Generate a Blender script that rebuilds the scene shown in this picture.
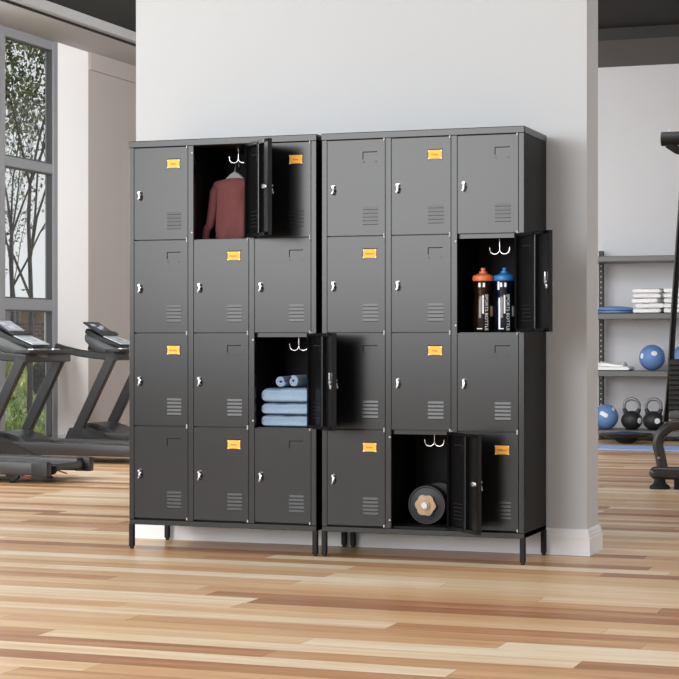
import bpy, bmesh, math, random
from mathutils import Vector, Matrix, Euler
R = math.radians
random.seed(7)
scene = bpy.context.scene
COL = scene.collection
for o in list(bpy.data.objects):
    bpy.data.objects.remove(o)

# ------------------------------------------------------------------ camera
cam_d = bpy.data.cameras.new('camera')
cam = bpy.data.objects.new('camera', cam_d)
COL.objects.link(cam)
cam.location = (3.6168, -7.3172, 0.922)
cam.rotation_euler = (R(90), 0, 0.3446)
cam_d.sensor_width = 36.0
cam_d.lens = 97.21
cam_d.shift_y = 0.0008
cam_d.clip_end = 300
scene.camera = cam

# ------------------------------------------------------------------ world, lights, exposure
world = bpy.data.worlds.new('overcast_sky')
scene.world = world
world.use_nodes = True
bg = world.node_tree.nodes['Background']
bg.inputs['Color'].default_value = (0.95, 0.98, 1.0, 1)
bg.inputs['Strength'].default_value = 0.85


def area(name, loc, target, sx, sy, power, color=(1, 1, 1)):
    d = bpy.data.lights.new(name, 'AREA')
    d.shape = 'RECTANGLE'
    d.size, d.size_y, d.energy, d.color = sx, sy, power, color
    o = bpy.data.objects.new(name, d)
    COL.objects.link(o)
    o.location = loc
    o.rotation_euler = (Vector(target) - Vector(loc)).to_track_quat('-Z', 'Y').to_euler()
    return o


sun_d = bpy.data.lights.new('sun', 'SUN')
sun_d.energy = 3.0
sun_d.angle = R(3)
sun_d.color = (1.0, 0.95, 0.86)
sun = bpy.data.objects.new('sun', sun_d)
COL.objects.link(sun)
sun.rotation_euler = Vector((-0.55, -0.70, -0.45)).to_track_quat('-Z', 'Y').to_euler()

area('added_front_panel', (-1.9, -8.5, 2.6), (-0.4, 0.0, 2.4), 5.4, 3.2, 640, (0.985, 0.99, 1.0))  # added unseen light panel, laid out for the sheen on the locker doors
area('daylight_front_left', (-3.9, -2.2, 2.8), (0.9, 0.3, 1.5), 2.0, 1.6, 95, (0.97, 0.985, 1.0))
area('daylight_gym_windows', (-3.95, 2.8, 1.9), (2.0, 3.6, 0.8), 5.0, 2.6, 150, (0.97, 0.985, 1.0))
area('added_fill_left', (-0.6, 5.6, 3.42), (-3.6, 7.2, 1.3), 2.0, 1.6, 155, (0.96, 0.98, 1.0))  # added fill without a fixture, brightens the pier and left wall
area('added_fill_back', (1.0, 4.2, 3.4), (1.2, 9.8, 0.9), 1.6, 1.6, 75, (0.97, 0.985, 1.0))  # added unseen fill aimed at the back wall and rack
area('added_fill_right', (4.6, 2.2, 3.5), (3.6, 2.6, 0.0), 1.6, 1.6, 80, (0.97, 0.985, 1.0))  # added unseen fill for the floor right of the partition

scene.view_settings.view_transform = 'Standard'
scene.view_settings.look = 'None'
scene.view_settings.exposure = 0.0
scene.view_settings.gamma = 1.0
scene.view_settings.use_curve_mapping = False


# ------------------------------------------------------------------ material helpers
def S(r, g, b):
    def f(c):
        c /= 255.0
        return c / 12.92 if c <= 0.04045 else ((c + 0.055) / 1.055) ** 2.4
    return (f(r), f(g), f(b), 1)


class NT:
    """small node-tree helper"""
    def __init__(self, name):
        self.m = bpy.data.materials.new(name)
        self.m.use_nodes = True
        self.t = self.m.node_tree
        self.p = self.t.nodes['Principled BSDF']

    def n(self, kind, **kw):
        nd = self.t.nodes.new(kind)
        for k, v in kw.items():
            if k.startswith('i_'):
                key = k[2:]
                key = int(key) if key.isdigit() else key
                nd.inputs[key].default_value = v
            else:
                setattr(nd, k, v)
        return nd

    def l(self, a, ao, b, bi):
        self.t.links.new(a.outputs[ao], b.inputs[bi])

    def math(self, op, a, b=None, c=None):
        nd = self.t.nodes.new('ShaderNodeMath')
        nd.operation = op
        for i, v in enumerate((a, b, c)):
            if v is None:
                continue
            if isinstance(v, (int, float)):
                nd.inputs[i].default_value = v
            else:
                self.t.links.new(v, nd.inputs[i])
        return nd.outputs[0]


def mat(name, col, rough=0.5, metal=0.0, noise=0.0, nscale=8.0, bump=0.0, bscale=60.0, spec=0.5, stretch=(1, 1, 1)):
    h = NT(name)
    p = h.p
    p.inputs['Base Color'].default_value = col
    p.inputs['Roughness'].default_value = rough
    p.inputs['Metallic'].default_value = metal
    p.inputs['Specular IOR Level'].default_value = spec
    tc = h.n('ShaderNodeTexCoord')
    mp = h.n('ShaderNodeMapping')
    mp.inputs['Scale'].default_value = stretch
    h.l(tc, 'Object', mp, 'Vector')
    if noise:
        nz = h.n('ShaderNodeTexNoise', i_Scale=nscale, i_Detail=5.0)
        h.l(mp, 'Vector', nz, 'Vector')
        mx = h.n('ShaderNodeMixRGB', blend_type='MIX')
        mx.inputs['Color1'].default_value = tuple(max(0, c * (1 - noise)) for c in col[:3]) + (1,)
        mx.inputs['Color2'].default_value = tuple(min(1, c * (1 + noise)) for c in col[:3]) + (1,)
        h.l(nz, 'Fac', mx, 'Fac')
        h.l(mx, 'Color', p, 'Base Color')
    if bump:
        nb = h.n('ShaderNodeTexNoise', i_Scale=bscale, i_Detail=4.0)
        h.l(mp, 'Vector', nb, 'Vector')
        b = h.n('ShaderNodeBump', i_Strength=bump, i_Distance=0.01)
        h.l(nb, 'Fac', b, 'Height')
        h.l(b, 'Normal', p, 'Normal')
    return h.m


def floor_material():
    h = NT('oak_planks')
    tc = h.n('ShaderNodeTexCoord')
    sp = h.n('ShaderNodeSeparateXYZ')
    h.l(tc, 'Object', sp, 'Vector')
    x, y = sp.outputs['X'], sp.outputs['Y']
    PW, PL = 0.125, 1.7
    yr = h.math('DIVIDE', y, PW)
    row = h.math('FLOOR', yr)
    wr = h.n('ShaderNodeTexWhiteNoise', noise_dimensions='1D')
    h.t.links.new(row, wr.inputs['W'])
    xo = h.math('MULTIPLY_ADD', wr.outputs['Value'], 9.7, h.math('DIVIDE', x, PL))
    colm = h.math('FLOOR', xo)
    cb = h.n('ShaderNodeCombineXYZ')
    h.t.links.new(row, cb.inputs[0])
    h.t.links.new(colm, cb.inputs[1])
    wn = h.n('ShaderNodeTexWhiteNoise', noise_dimensions='2D')
    h.l(cb, 'Vector', wn, 'Vector')
    # grain, stretched along the plank, shifted per plank
    mp = h.n('ShaderNodeVectorMath', operation='MULTIPLY_ADD')
    h.l(tc, 'Object', mp, 0)
    mp.inputs[1].default_value = (0.55, 9.0, 1)
    vs = h.n('ShaderNodeVectorMath', operation='SCALE')
    h.l(wn, 'Color', vs, 0)
    vs.inputs['Scale'].default_value = 40.0
    h.l(vs, 0, mp, 2)
    g1 = h.n('ShaderNodeTexNoise', i_Scale=1.6, i_Detail=6.0, i_Roughness=0.62, i_Distortion=0.6)
    h.l(mp, 0, g1, 'Vector')
    tone = h.math('MULTIPLY_ADD', h.math('SUBTRACT', g1.outputs['Fac'], 0.5), 0.85, wn.outputs['Value'])
    ramp = h.n('ShaderNodeValToRGB')
    h.t.links.new(tone, ramp.inputs['Fac'])
    cr = ramp.color_ramp
    stops = [(0.0, S(170, 118, 80)), (0.14, S(192, 140, 98)), (0.36, S(214, 168, 122)), (0.6, S(226, 187, 141)), (0.82, S(237, 206, 166)), (1.0, S(247, 228, 198))]
    while len(cr.elements) < len(stops):
        cr.elements.new(0.5)
    for e, (pos, c) in zip(cr.elements, stops):
        e.position, e.color = pos, c
    # fine fibres
    m2 = h.n('ShaderNodeVectorMath', operation='MULTIPLY')
    h.l(tc, 'Object', m2, 0)
    m2.inputs[1].default_value = (3.0, 120.0, 1)
    g2 = h.n('ShaderNodeTexNoise', i_Scale=1.0, i_Detail=3.0)
    h.l(m2, 0, g2, 'Vector')
    fib = h.n('ShaderNodeMixRGB', blend_type='MULTIPLY', i_Fac=0.34)
    h.l(ramp, 'Color', fib, 'Color1')
    fr = h.n('ShaderNodeValToRGB')
    fr.color_ramp.elements[0].position, fr.color_ramp.elements[0].color = 0.3, (0.55, 0.45, 0.38, 1)
    fr.color_ramp.elements[1].position, fr.color_ramp.elements[1].color = 0.6, (1, 1, 1, 1)
    h.l(g2, 'Fac', fr, 'Fac')
    h.l(fr, 'Color', fib, 'Color2')
    # joints
    fy = h.math('FRACT', yr)
    fx = h.math('FRACT', xo)
    jy = h.math('LESS_THAN', fy, 0.012)
    jx = h.math('LESS_THAN', fx, 0.0015)
    j = h.math('MAXIMUM', jy, jx)
    jm = h.n('ShaderNodeMixRGB', blend_type='MIX')
    jf = h.math('MULTIPLY', j, 0.5)
    h.t.links.new(jf, jm.inputs['Fac'])
    h.l(fib, 'Color', jm, 'Color1')
    jm.inputs['Color2'].default_value = S(110, 76, 50)
    h.l(jm, 'Color', h.p, 'Base Color')
    h.p.inputs['Roughness'].default_value = 0.34
    h.p.inputs['Specular IOR Level'].default_value = 0.45
    b = h.n('ShaderNodeBump', i_Strength=0.08, i_Distance=0.004)
    h.l(g2, 'Fac', b, 'Height')
    h.l(b, 'Normal', h.p, 'Normal')
    return h.m


def glass_material(name, tint=(1, 1, 1, 1), gloss=0.06):
    h = NT(name)
    h.t.nodes.remove(h.p)
    out = h.t.nodes['Material Output']
    tr = h.n('ShaderNodeBsdfTransparent')
    tr.inputs['Color'].default_value = tint
    gl = h.n('ShaderNodeBsdfGlossy')
    gl.inputs['Roughness'].default_value = 0.03
    lw = h.n('ShaderNodeLayerWeight', i_Blend=0.5)
    fc = h.math('MULTIPLY_ADD', h.math('POWER', lw.outputs['Facing'], 4.0), 0.30, gloss * 0.5)
    mx = h.n('ShaderNodeMixShader')
    h.t.links.new(fc, mx.inputs[0])
    h.l(tr, 0, mx, 1)
    h.l(gl, 0, mx, 2)
    h.l(mx, 0, out, 'Surface')
    return h.m


def leaf_material(name, a, b):
    h = NT(name)
    gi = h.n('ShaderNodeTexCoord')
    nz = h.n('ShaderNodeTexNoise', i_Scale=3.5, i_Detail=6.0)
    h.l(gi, 'Object', nz, 'Vector')
    rp = h.n('ShaderNodeValToRGB')
    rp.color_ramp.elements[0].position, rp.color_ramp.elements[0].color = 0.38, a
    rp.color_ramp.elements[1].position, rp.color_ramp.elements[1].color = 0.62, b
    h.l(nz, 'Fac', rp, 'Fac')
    h.l(rp, 'Color', h.p, 'Base Color')
    h.p.inputs['Roughness'].default_value = 0.7
    return h.m


def brick_material():
    h = NT('brown_brick')
    tc = h.n('ShaderNodeTexCoord')
    mp = h.n('ShaderNodeMapping')
    mp.inputs['Rotation'].default_value = (R(90), 0, 0)
    h.l(tc, 'Object', mp, 'Vector')
    br = h.n('ShaderNodeTexBrick', i_Scale=2.6)
    br.inputs['Color1'].default_value = S(112, 84, 78)
    br.inputs['Color2'].default_value = S(90, 68, 66)
    br.inputs['Mortar'].default_value = S(140, 125, 118)
    h.l(mp, 'Vector', br, 'Vector')
    h.l(br, 'Color', h.p, 'Base Color')
    h.p.inputs['Roughness'].default_value = 0.9
    return h.m


M = {}
M['floor'] = floor_material()
M['wall'] = mat('painted_wall_light_grey', S(190, 192, 194), 0.85, noise=0.02, nscale=1.5, bump=0.03, bscale=120)
M['wall_beige'] = mat('plaster_wall_warm_grey', S(174, 167, 162), 0.85, noise=0.04, nscale=1.8, bump=0.03, bscale=90)
M['wall_white'] = mat('painted_wall_white', S(250, 250, 250), 0.8)
M['wall_back'] = mat('plaster_wall_pale_grey', S(214, 215, 219), 0.85, noise=0.035, nscale=1.6, bump=0.03, bscale=90)
M['base'] = mat('baseboard_white_paint', S(228, 229, 230), 0.5)
M['ceiling'] = mat('dark_ceiling', S(12, 12, 12), 0.9)
M['soffit'] = mat('soffit_grey_paint', S(168, 167, 167), 0.8)
M['soffit_edge_shaded'] = mat('soffit_edge_shaded_tone', S(48, 47, 46), 0.8)  # soffit colour darkened most, shade on the back inner edge painted in
M['soffit_shaded'] = mat('soffit_shaded_tone', S(88, 85, 83), 0.8)  # same soffit in a darker colour, shade under its back run painted in
M['slot'] = mat('black_slot', S(10, 10, 10), 0.8)
M['locker'] = mat('black_powder_coat', S(15, 15, 16), 0.25, spec=0.36)
M['leg_black'] = mat('black_leg_paint', S(16, 16, 17), 0.55, spec=0.25)
M['locker_in'] = mat('black_powder_coat_inner', S(12, 12, 13), 0.55, spec=0.2)
M['chrome'] = mat('chrome', S(225, 225, 228), 0.16, 1.0)
M['chrome_satin'] = mat('satin_steel', S(205, 205, 208), 0.32, 1.0)
M['lock_metal'] = mat('lock_metal', S(172, 172, 175), 0.24, 1.0)
M['steel_dark'] = mat('brushed_steel', S(150, 150, 152), 0.38, 1.0)
M['card'] = mat('amber_card', S(255, 184, 66), 0.6, noise=0.06, nscale=30)
M['card_ink'] = mat('brown_ink', S(150, 84, 14), 0.7)
M['clear_tab'] = mat('clear_corner_tab', S(250, 226, 190), 0.3)
M['knit'] = mat('maroon_knit', S(114, 70, 70), 0.95, noise=0.22, nscale=140, bump=0.25, bscale=260, spec=0.1)
M['hanger'] = mat('grey_plastic', S(120, 121, 124), 0.5)
M['towel_blue'] = mat('blue_terry', S(144, 165, 187), 0.98, noise=0.16, nscale=150, bump=0.35, bscale=260, spec=0.05)
M['towel_white'] = mat('white_terry', S(248, 248, 248), 0.98, noise=0.02, nscale=90, bump=0.25, bscale=200, spec=0.05)
M['rubber'] = mat('black_rubber', S(38, 38, 39), 0.55, noise=0.1, nscale=40)
M['rubber_soft'] = mat('black_rubber_satin', S(30, 30, 31), 0.38)
M['tan'] = mat('tan_plastic', S(176, 148, 118), 0.5)
M['orange'] = mat('orange_plastic', S(216, 112, 66), 0.4)
M['bluecap'] = mat('blue_plastic', S(38, 108, 172), 0.4)
M['smoke'] = glass_material('smoked_bottle_plastic', (0.42, 0.36, 0.33, 1))
M['smoke_blue'] = glass_material('dark_blue_bottle_plastic', (0.34, 0.40, 0.48, 1))
M['ink'] = mat('white_print', S(240, 240, 240), 0.5)
M['water'] = mat('dark_drink', S(66, 46, 35), 0.3)
M['water_blue'] = mat('dark_blue_drink', S(26, 46, 74), 0.3)
M['tread_frame'] = mat('charcoal_metal', S(47, 46, 47), 0.36)
M['tread_dark'] = mat('black_plastic', S(30, 30, 31), 0.4)
M['tread_hood'] = mat('charcoal_plastic', S(37, 37, 38), 0.34)
M['belt'] = mat('running_belt', S(60, 60, 62), 0.45)
M['console_grey'] = mat('grey_console_plastic', S(92, 94, 95), 0.4)
M['screen'] = mat('console_screen', S(40, 44, 84), 0.12)
M['screen_light'] = mat('console_screen_light', S(176, 180, 190), 0.25)
M['silver'] = mat('silver_panel', S(196, 202, 206), 0.35, 0.2)
M['orange_clip'] = mat('orange_lever', S(220, 98, 40), 0.5)
M['rack'] = mat('grey_steel_rack', S(98, 97, 95), 0.45, 0.2)
M['rack_dark'] = mat('dark_steel_upright', S(38, 38, 38), 0.5)
M['white_dot'] = mat('pale_plug', S(210, 210, 210), 0.6)
M['ball'] = mat('blue_rubber', S(106, 144, 198), 0.5, noise=0.05, nscale=12)
M['ball_dark'] = mat('navy_rubber', S(46, 66, 112), 0.45)
M['disc_blue'] = mat('blue_vinyl', S(110, 146, 196), 0.45)
M['mat_blue'] = mat('blue_foam_mat', S(160, 187, 235), 0.75)
M['sticker'] = mat('white_sticker', S(242, 244, 246), 0.5)
M['sticker_ink'] = mat('pale_grey_print', S(196, 204, 214), 0.5)
M['kettle'] = mat('black_iron', S(38, 38, 39), 0.5, bump=0.15, bscale=200)
M['kettle_handle'] = mat('grey_iron', S(132, 131, 130), 0.35, 0.5)
M['machine'] = mat('graphite_paint', S(58, 55, 53), 0.36, 0.2)
M['machine_dark'] = mat('black_paint', S(28, 27, 27), 0.65, spec=0.3)
M['slats'] = mat('brown_black_slats', S(48, 45, 43), 0.6)
M['winframe'] = mat('grey_window_frame', S(142, 144, 147), 0.45, 0.1)
M['winframe_dark'] = mat('window_gasket', S(78, 78, 80), 0.6)
M['glass'] = glass_material('window_glass')
M['bark'] = mat('tree_bark', S(42, 36, 30), 0.9, noise=0.3, nscale=20, bump=0.4, bscale=60)
M['leaf_tree'] = leaf_material('tree_leaves', S(34, 44, 22), S(104, 116, 62))
M['leaf_far'] = leaf_material('thin_tree_leaves', S(96, 110, 96), S(140, 150, 130))
M['leaf_bush'] = leaf_material('bush_leaves', S(140, 156, 72), S(226, 230, 160))
M['leaf_dark'] = leaf_material('clipped_shrub_leaves', S(26, 38, 26), S(58, 72, 52))
M['grass'] = leaf_material('lawn', S(74, 94, 52), S(140, 158, 78))
M['brick'] = brick_material()
M['timber'] = mat('tan_timber', S(150, 120, 88), 0.8, noise=0.1)
M['white_paint'] = mat('white_post_paint', S(236, 236, 234), 0.6)
M['dark_pane'] = mat('dark_house_glass', S(26, 25, 27), 0.15)
M['blue_pane'] = mat('sky_blue_door_panel', S(150, 186, 220), 0.3)
M['roof'] = mat('grey_roof', S(92, 92, 96), 0.8)
M['kraft'] = mat('hill_haze', S(176, 190, 206), 0.95)


# ------------------------------------------------------------------ mesh helpers
class MB:
    def __init__(self):
        self.bm = bmesh.new()

    def _tag(self, verts, T):
        if T is not None:
            bmesh.ops.transform(self.bm, matrix=T, verts=verts)
        return verts

    def box(self, x0, x1, y0, y1, z0, z1, bev=0.0, seg=1, T=None):
        g = bmesh.ops.create_cube(self.bm, size=1.0)['verts']
        for v in g:
            v.co = Vector(((x0 + x1) / 2 + v.co.x * (x1 - x0), (y0 + y1) / 2 + v.co.y * (y1 - y0), (z0 + z1) / 2 + v.co.z * (z1 - z0)))
        if bev > 0:
            ed = list({e for v in g for e in v.link_edges})
            r = bmesh.ops.bevel(self.bm, geom=ed, offset=bev, segments=seg, affect='EDGES', profile=0.5)
            g = list({v for f in r['faces'] for v in f.verts} | {v for v in g if v.is_valid})
        return self._tag(g, T)

    def prism(self, poly, a, b, axis='y', T=None, bev=0.0):
        """extrude 2D polygon; axis y: poly in (x,z); x: (y,z); z: (x,y)"""
        def P(p, t):
            return {'y': (p[0], t, p[1]), 'x': (t, p[0], p[1]), 'z': (p[0], p[1], t)}[axis]
        v0 = [self.bm.verts.new(P(p, a)) for p in poly]
        v1 = [self.bm.verts.new(P(p, b)) for p in poly]
        n = len(poly)
        self.bm.faces.new(v0)
        self.bm.faces.new(v1[::-1])
        for i in range(n):
            self.bm.faces.new((v0[i], v0[(i + 1) % n], v1[(i + 1) % n], v1[i]))
        g = v0 + v1
        if bev:
            ed = list({e for v in g for e in v.link_edges})
            r = bmesh.ops.bevel(self.bm, geom=ed, offset=bev, segments=2, affect='EDGES', profile=0.5)
            g = list({v for f in r['faces'] for v in f.verts} | {v for v in g if v.is_valid})
        return self._tag(g, T)

    def loft(self, rings, caps=True, closed=True, T=None):
        """rings: list of lists of points (same length)"""
        rv = [[self.bm.verts.new(p) for p in r] for r in rings]
        n = len(rings[0])
        for a, b in zip(rv[:-1], rv[1:]):
            for i in range(n if closed else n - 1):
                j = (i + 1) % n
                self.bm.faces.new((a[i], a[j], b[j], b[i]))
        if caps and closed:
            self.bm.faces.new(rv[0][::-1])
            self.bm.faces.new(rv[-1])
        return self._tag([v for r in rv for v in r], T)

    def tube(self, path, r, n=12, caps=True, flat=1.0, T=None):
        """round tube along 3D path; r number or list; flat squashes the second axis"""
        pts = [Vector(p) for p in path]
        rs = r if isinstance(r, (list, tuple)) else [r] * len(pts)
        rings = []
        up = Vector((0, 0, 1))
        t0 = (pts[1] - pts[0]).normalized()
        if abs(t0.dot(up)) > 0.95:
            up = Vector((0, 1, 0))
        u = t0.cross(up).normalized()
        for i, p in enumerate(pts):
            if i == 0:
                t = pts[1] - pts[0]
            elif i == len(pts) - 1:
                t = pts[-1] - pts[-2]
            else:
                t = (pts[i + 1] - p).normalized() + (p - pts[i - 1]).normalized()
            t.normalize()
            u = (u - t * u.dot(t)).normalized()
            w = t.cross(u)
            rings.append([p + u * (math.cos(k * 2 * math.pi / n) * rs[i]) + w * (math.sin(k * 2 * math.pi / n) * rs[i] * flat) for k in range(n)])
        return self.loft(rings, caps, True, T)

    def bar(self, path, wx, wy, side=(0, 1, 0), T=None):
        """rectangular section along path; wy measured along 'side'"""
        pts = [Vector(p) for p in path]
        s = Vector(side).normalized()
        rings = []
        for i, p in enumerate(pts):
            a = (pts[min(i + 1, len(pts) - 1)] - p)
            b = (p - pts[max(i - 1, 0)])
            if a.length:
                a.normalize()
            if b.length:
                b.normalize()
            t = (a + b).normalized()
            u = t.cross(s).normalized()
            k = 1.0
            if a.length and b.length:
                k = 1 / max(0.5, math.cos(a.angle(b) / 2))
            c = min(wx, wy) * 0.16
            hx, hy = wx / 2, wy / 2
            sec = [(hx, hy - c), (hx - c, hy), (-hx + c, hy), (-hx, hy - c), (-hx, -hy + c), (-hx + c, -hy), (hx - c, -hy), (hx, -hy + c)]
            rings.append([p + u * (q[0] * k) + s * q[1] for q in sec])
        return self.loft(rings, True, True, T)

    def lathe(self, prof, n=32, T=None, caps=True):
        rings = [[(r * math.cos(2 * math.pi * k / n), r * math.sin(2 * math.pi * k / n), z) for k in range(n)] for r, z in prof]
        return self.loft(rings, caps, True, T)

    def sphere(self, r, T=None, u=32, v=20):
        g = bmesh.ops.create_uvsphere(self.bm, u_segments=u, v_segments=v, radius=r)['verts']
        return self._tag(g, T)

    def build(self, name, m, parent=None, smooth=True, loc=None, angle=38):
        bmesh.ops.recalc_face_normals(self.bm, faces=self.bm.faces[:])
        me = bpy.data.meshes.new(name)
        self.bm.to_mesh(me)
        self.bm.free()
        return link(name, me, m, parent, smooth, loc, angle)


def link(name, me, m, parent=None, smooth=True, loc=None, angle=38):
    for mm in (m if isinstance(m, (list, tuple)) else [m]):
        me.materials.append(mm)
    if smooth:
        me.shade_smooth()
        me.set_sharp_from_angle(angle=R(angle))
    o = bpy.data.objects.new(name, me)
    COL.objects.link(o)
    if parent:
        o.parent = parent
    if loc:
        o.location = loc
    return o


def Tr(x=0, y=0, z=0, rx=0, ry=0, rz=0, s=1.0):
    sc = s if isinstance(s, (tuple, list)) else (s, s, s)
    return Matrix.LocRotScale(Vector((x, y, z)), Euler((R(rx), R(ry), R(rz))), Vector(sc))


def tag(o, label, cat, group=None):
    o['label'] = label
    o['category'] = cat
    if group:
        o['group'] = group
    return o


def thing(name, label, cat, loc=(0, 0, 0), rz=0.0, group=None):
    o = bpy.data.objects.new(name, None)
    o.empty_display_size = 0.1
    COL.objects.link(o)
    o.location = loc
    o.rotation_euler = (0, 0, R(rz))
    return tag(o, label, cat, group)


def struct(o):
    o['kind'] = 'structure'
    return o


def copy_tree(o, parent=None):
    c = o.copy()
    COL.objects.link(c)
    if parent:
        c.parent = parent
    for ch in list(o.children):
        copy_tree(ch, c)
    return c


def text_mesh(body, size, extrude=0.0004):
    cu = bpy.data.curves.new('lettering', 'FONT')
    cu.body = body
    cu.size = size
    cu.align_x = 'CENTER'
    cu.align_y = 'CENTER'
    cu.extrude = extrude
    cu.resolution_u = 3
    to = bpy.data.objects.new('lettering', cu)
    COL.objects.link(to)
    dg = bpy.context.evaluated_depsgraph_get()
    me = bpy.data.meshes.new_from_object(to.evaluated_get(dg))
    bpy.data.objects.remove(to)
    bpy.data.curves.remove(cu)
    return me


# ------------------------------------------------------------------ setting
XL, YB = -4.05, 9.85          # window wall plane, back wall plane
b = MB(); b.box(-4.05, 9.0, -14.0, 10.05, -0.12, 0.0)
struct(b.build('floor', M['floor'], smooth=False))

b = MB(); b.box(-4.3, 9.0, YB, YB + 0.2, 0, 3.9)
struct(b.build('wall_back', M['wall_back'], smooth=False))

b = MB(); b.box(6.2, 6.4, -14, YB, 0, 3.9)
struct(b.build('wall_right', M['wall_back'], smooth=False))
# window wall: plain wall beyond the glazing, its white pier, low sill and head
b = MB(); b.box(XL - 0.07, XL, 7.376, YB, 0, 3.9)
struct(b.build('wall_left', M['wall_beige'], smooth=False))
b = MB(); b.box(XL - 0.07, XL + 0.004, 6.80, 7.374, 0, 3.9)
struct(b.build('trim_1', M['wall_white'], smooth=False))
b = MB(); b.box(XL, XL + 0.03, 7.376, YB, 3.345, 3.5)
struct(b.build('trim_2', M['wall_beige'], smooth=False))

# soffit round the room with its black shadow slot
b = MB()
b.prism([(XL - 0.25, 3.5), (-3.52, 3.5), (-3.52, 3.60), (XL - 0.25, 3.60)], -14, YB, 'y')
struct(b.build('trim_3', M['soffit'], smooth=False))
b = MB(); b.box(-3.519, -3.50, -14, 8.4, 3.502, 3.518)
struct(b.build('trim_4', M['slot'], smooth=False))
b = MB(); b.box(-3.515, -3.44, -14, 8.32, 3.52, 3.60)
struct(b.build('trim_5', M['soffit'], smooth=False))
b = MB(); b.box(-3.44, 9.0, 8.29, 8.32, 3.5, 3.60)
struct(b.build('trim_7', M['soffit_edge_shaded'], smooth=False))
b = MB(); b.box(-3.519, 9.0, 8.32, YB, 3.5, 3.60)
struct(b.build('trim_6', M['soffit_shaded'], smooth=False))
b = MB(); b.box(-4.3, 9.0, -0.6, 10.05, 3.60, 3.72)
struct(b.build('ceiling', M['ceiling'], smooth=False))

# partition wall with baseboard
PX0, PX1, PY0, PY1 = -0.17, 1.963, 0.42, 0.655
b = MB(); b.box(PX0, PX1, PY0, PY1, 0, 3.6)
struct(b.build('wall_middle', M['wall'], smooth=False))
b = MB()
prof = [(0, 0.0), (0.017, 0.0), (0.017, 0.072), (0.0135, 0.076), (0.0135, 0.087), (0.0105, 0.092), (0.0105, 0.102), (0.006, 0.111), (0, 0.113)]
def ring(d, z):
    return [(PX0 - d, PY0 - d, z), (PX1 + d, PY0 - d, z), (PX1 + d, PY1 + d, z), (PX0 - d, PY1 + d, z)]
b.loft([ring(d, z) for d, z in prof[1:]] , caps=False)
struct(b.build('baseboard_middle', M['base'], smooth=False))
b = MB()
b.box(0.0, 9.0, YB - 0.016, YB, 0, 0.10)
struct(b.build('baseboard_back', M['base'], smooth=False))
b = MB()
b.box(XL + 0.004, XL + 0.02, 6.80, YB, 0, 0.10)
struct(b.build('baseboard_left', M['base'], smooth=False))


def window(y0, y1, name):
    """floor-to-soffit glazing bay on the window wall"""
    f = MB()
    X0, X1 = XL - 0.07, XL + 0.01
    f.box(X0, X1, y1 - 0.085, y1, 0, 3.5, 0.004)
    f.box(X0, X1, y0, y0 + 0.035, 0, 3.5, 0.004)
    for z0, z1 in ((0.0, 0.09), (1.172, 1.268), (2.355, 2.436), (3.42, 3.5)):
        f.box(X0, X1 - 0.004, y0 + 0.03, y1 - 0.08, z0, z1, 0.004)
    o = struct(f.build(name, M['winframe'], smooth=False))
    for z0, z1 in ((0.09, 1.172), (1.268, 2.355), (2.436, 3.42)):
        g = MB()
        ya, yb = y0 + 0.035, y1 - 0.085
        w = 0.012
        g.box(X0 + 0.02, X1 - 0.012, ya, ya + w, z0, z1); g.box(X0 + 0.02, X1 - 0.012, yb - w, yb, z0, z1)
        g.box(X0 + 0.02, X1 - 0.012, ya, yb, z0, z0 + w); g.box(X0 + 0.02, X1 - 0.012, ya, yb, z1 - w, z1)
        g.build('gasket', M['winframe_dark'], o, smooth=False)
        p = MB(); p.box(XL - 0.037, XL - 0.029, y0 + 0.045, y1 - 0.095, z0 + 0.01, z1 - 0.01)
        p.build('glass_pane', M['glass'], o, smooth=False)
    return o


ys = [6.80]
for k in range(12):
    ys.append(ys[-1] - (0.925 if k % 2 == 0 else 1.5))
for k in range(10):
    window(ys[k + 1], ys[k], 'window_%d' % (k + 1))
# ------------------------------------------------------------------ lockers
LW, LD, LH = 0.888, 0.389, 1.80
ST, DW = 0.026, 0.2613
ZT, PITCH, DH = 1.7675, 0.4083, 0.4045
FR = 0.0                       # door face plane


def sheet_door(open_):
    """door mesh: hinge axis at local x=0,y=0; door reaches to x=-w; outside faces -y"""
    m = MB()
    w, h, t = DW - 0.003, DH, 0.019
    # outer skin with louvre windows left to the vent part, rolled edges
    m.box(-w, 0, 0, 0.0016, 0, h, 0.0007)
    e = 0.0014
    m.box(-w, -w + e, 0.0006, t, 0, h); m.box(-e, 0, 0.0006, t, 0, h)
    m.box(-w, 0, 0.0006, t, 0, e); m.box(-w, 0, 0.0006, t, h - e, h)
    # returns of the edge folds on the inside
    m.box(-w, -w + 0.040, t - e, t, 0, h)
    m.box(-0.014, 0, t - e, t, 0, h)
    m.box(-w, 0, t - e, t, 0, 0.014)
    m.box(-w, 0, t - e, t, h - 0.014, h)
    # vertical stiffener on the inside
    m.box(-w * 0.60, -w * 0.60 + 0.016, 0.0012, t, 0.002, h - 0.002, 0.002)
    return m


def vent_mb(w, z0):
    m = MB()
    for k in range(5):
        z = z0 + k * 0.0157
        # pressed louvre: hood leaning out over a dark slot
        sec = [(-0.0001, z + 0.0125), (-0.0009, z + 0.0030), (-0.0009, z + 0.0018), (-0.0004, z + 0.0018), (0.0008, z + 0.0080)]
        m.prism(sec, -0.099, -0.031, 'x')
    return m


def vent_slot_mb(z0):
    m = MB()
    for k in range(5):
        z = z0 + k * 0.0157
        m.box(-0.099, -0.031, -0.0003, 0.0022, z - 0.0002, z + 0.0021)
    return m


def holder_mb():
    """pressed card holder: raised lip along the top and down the left"""
    m = MB()
    x0, x1, z1 = -0.102, -0.036, DH - 0.0478
    m.prism([(x0, z1), (x1, z1), (x1, z1 - 0.003), (x0 + 0.003, z1 - 0.003), (x0 + 0.003, z1 - 0.036), (x0, z1 - 0.036)], -0.0028, 0.0004, 'y')
    return m


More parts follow.
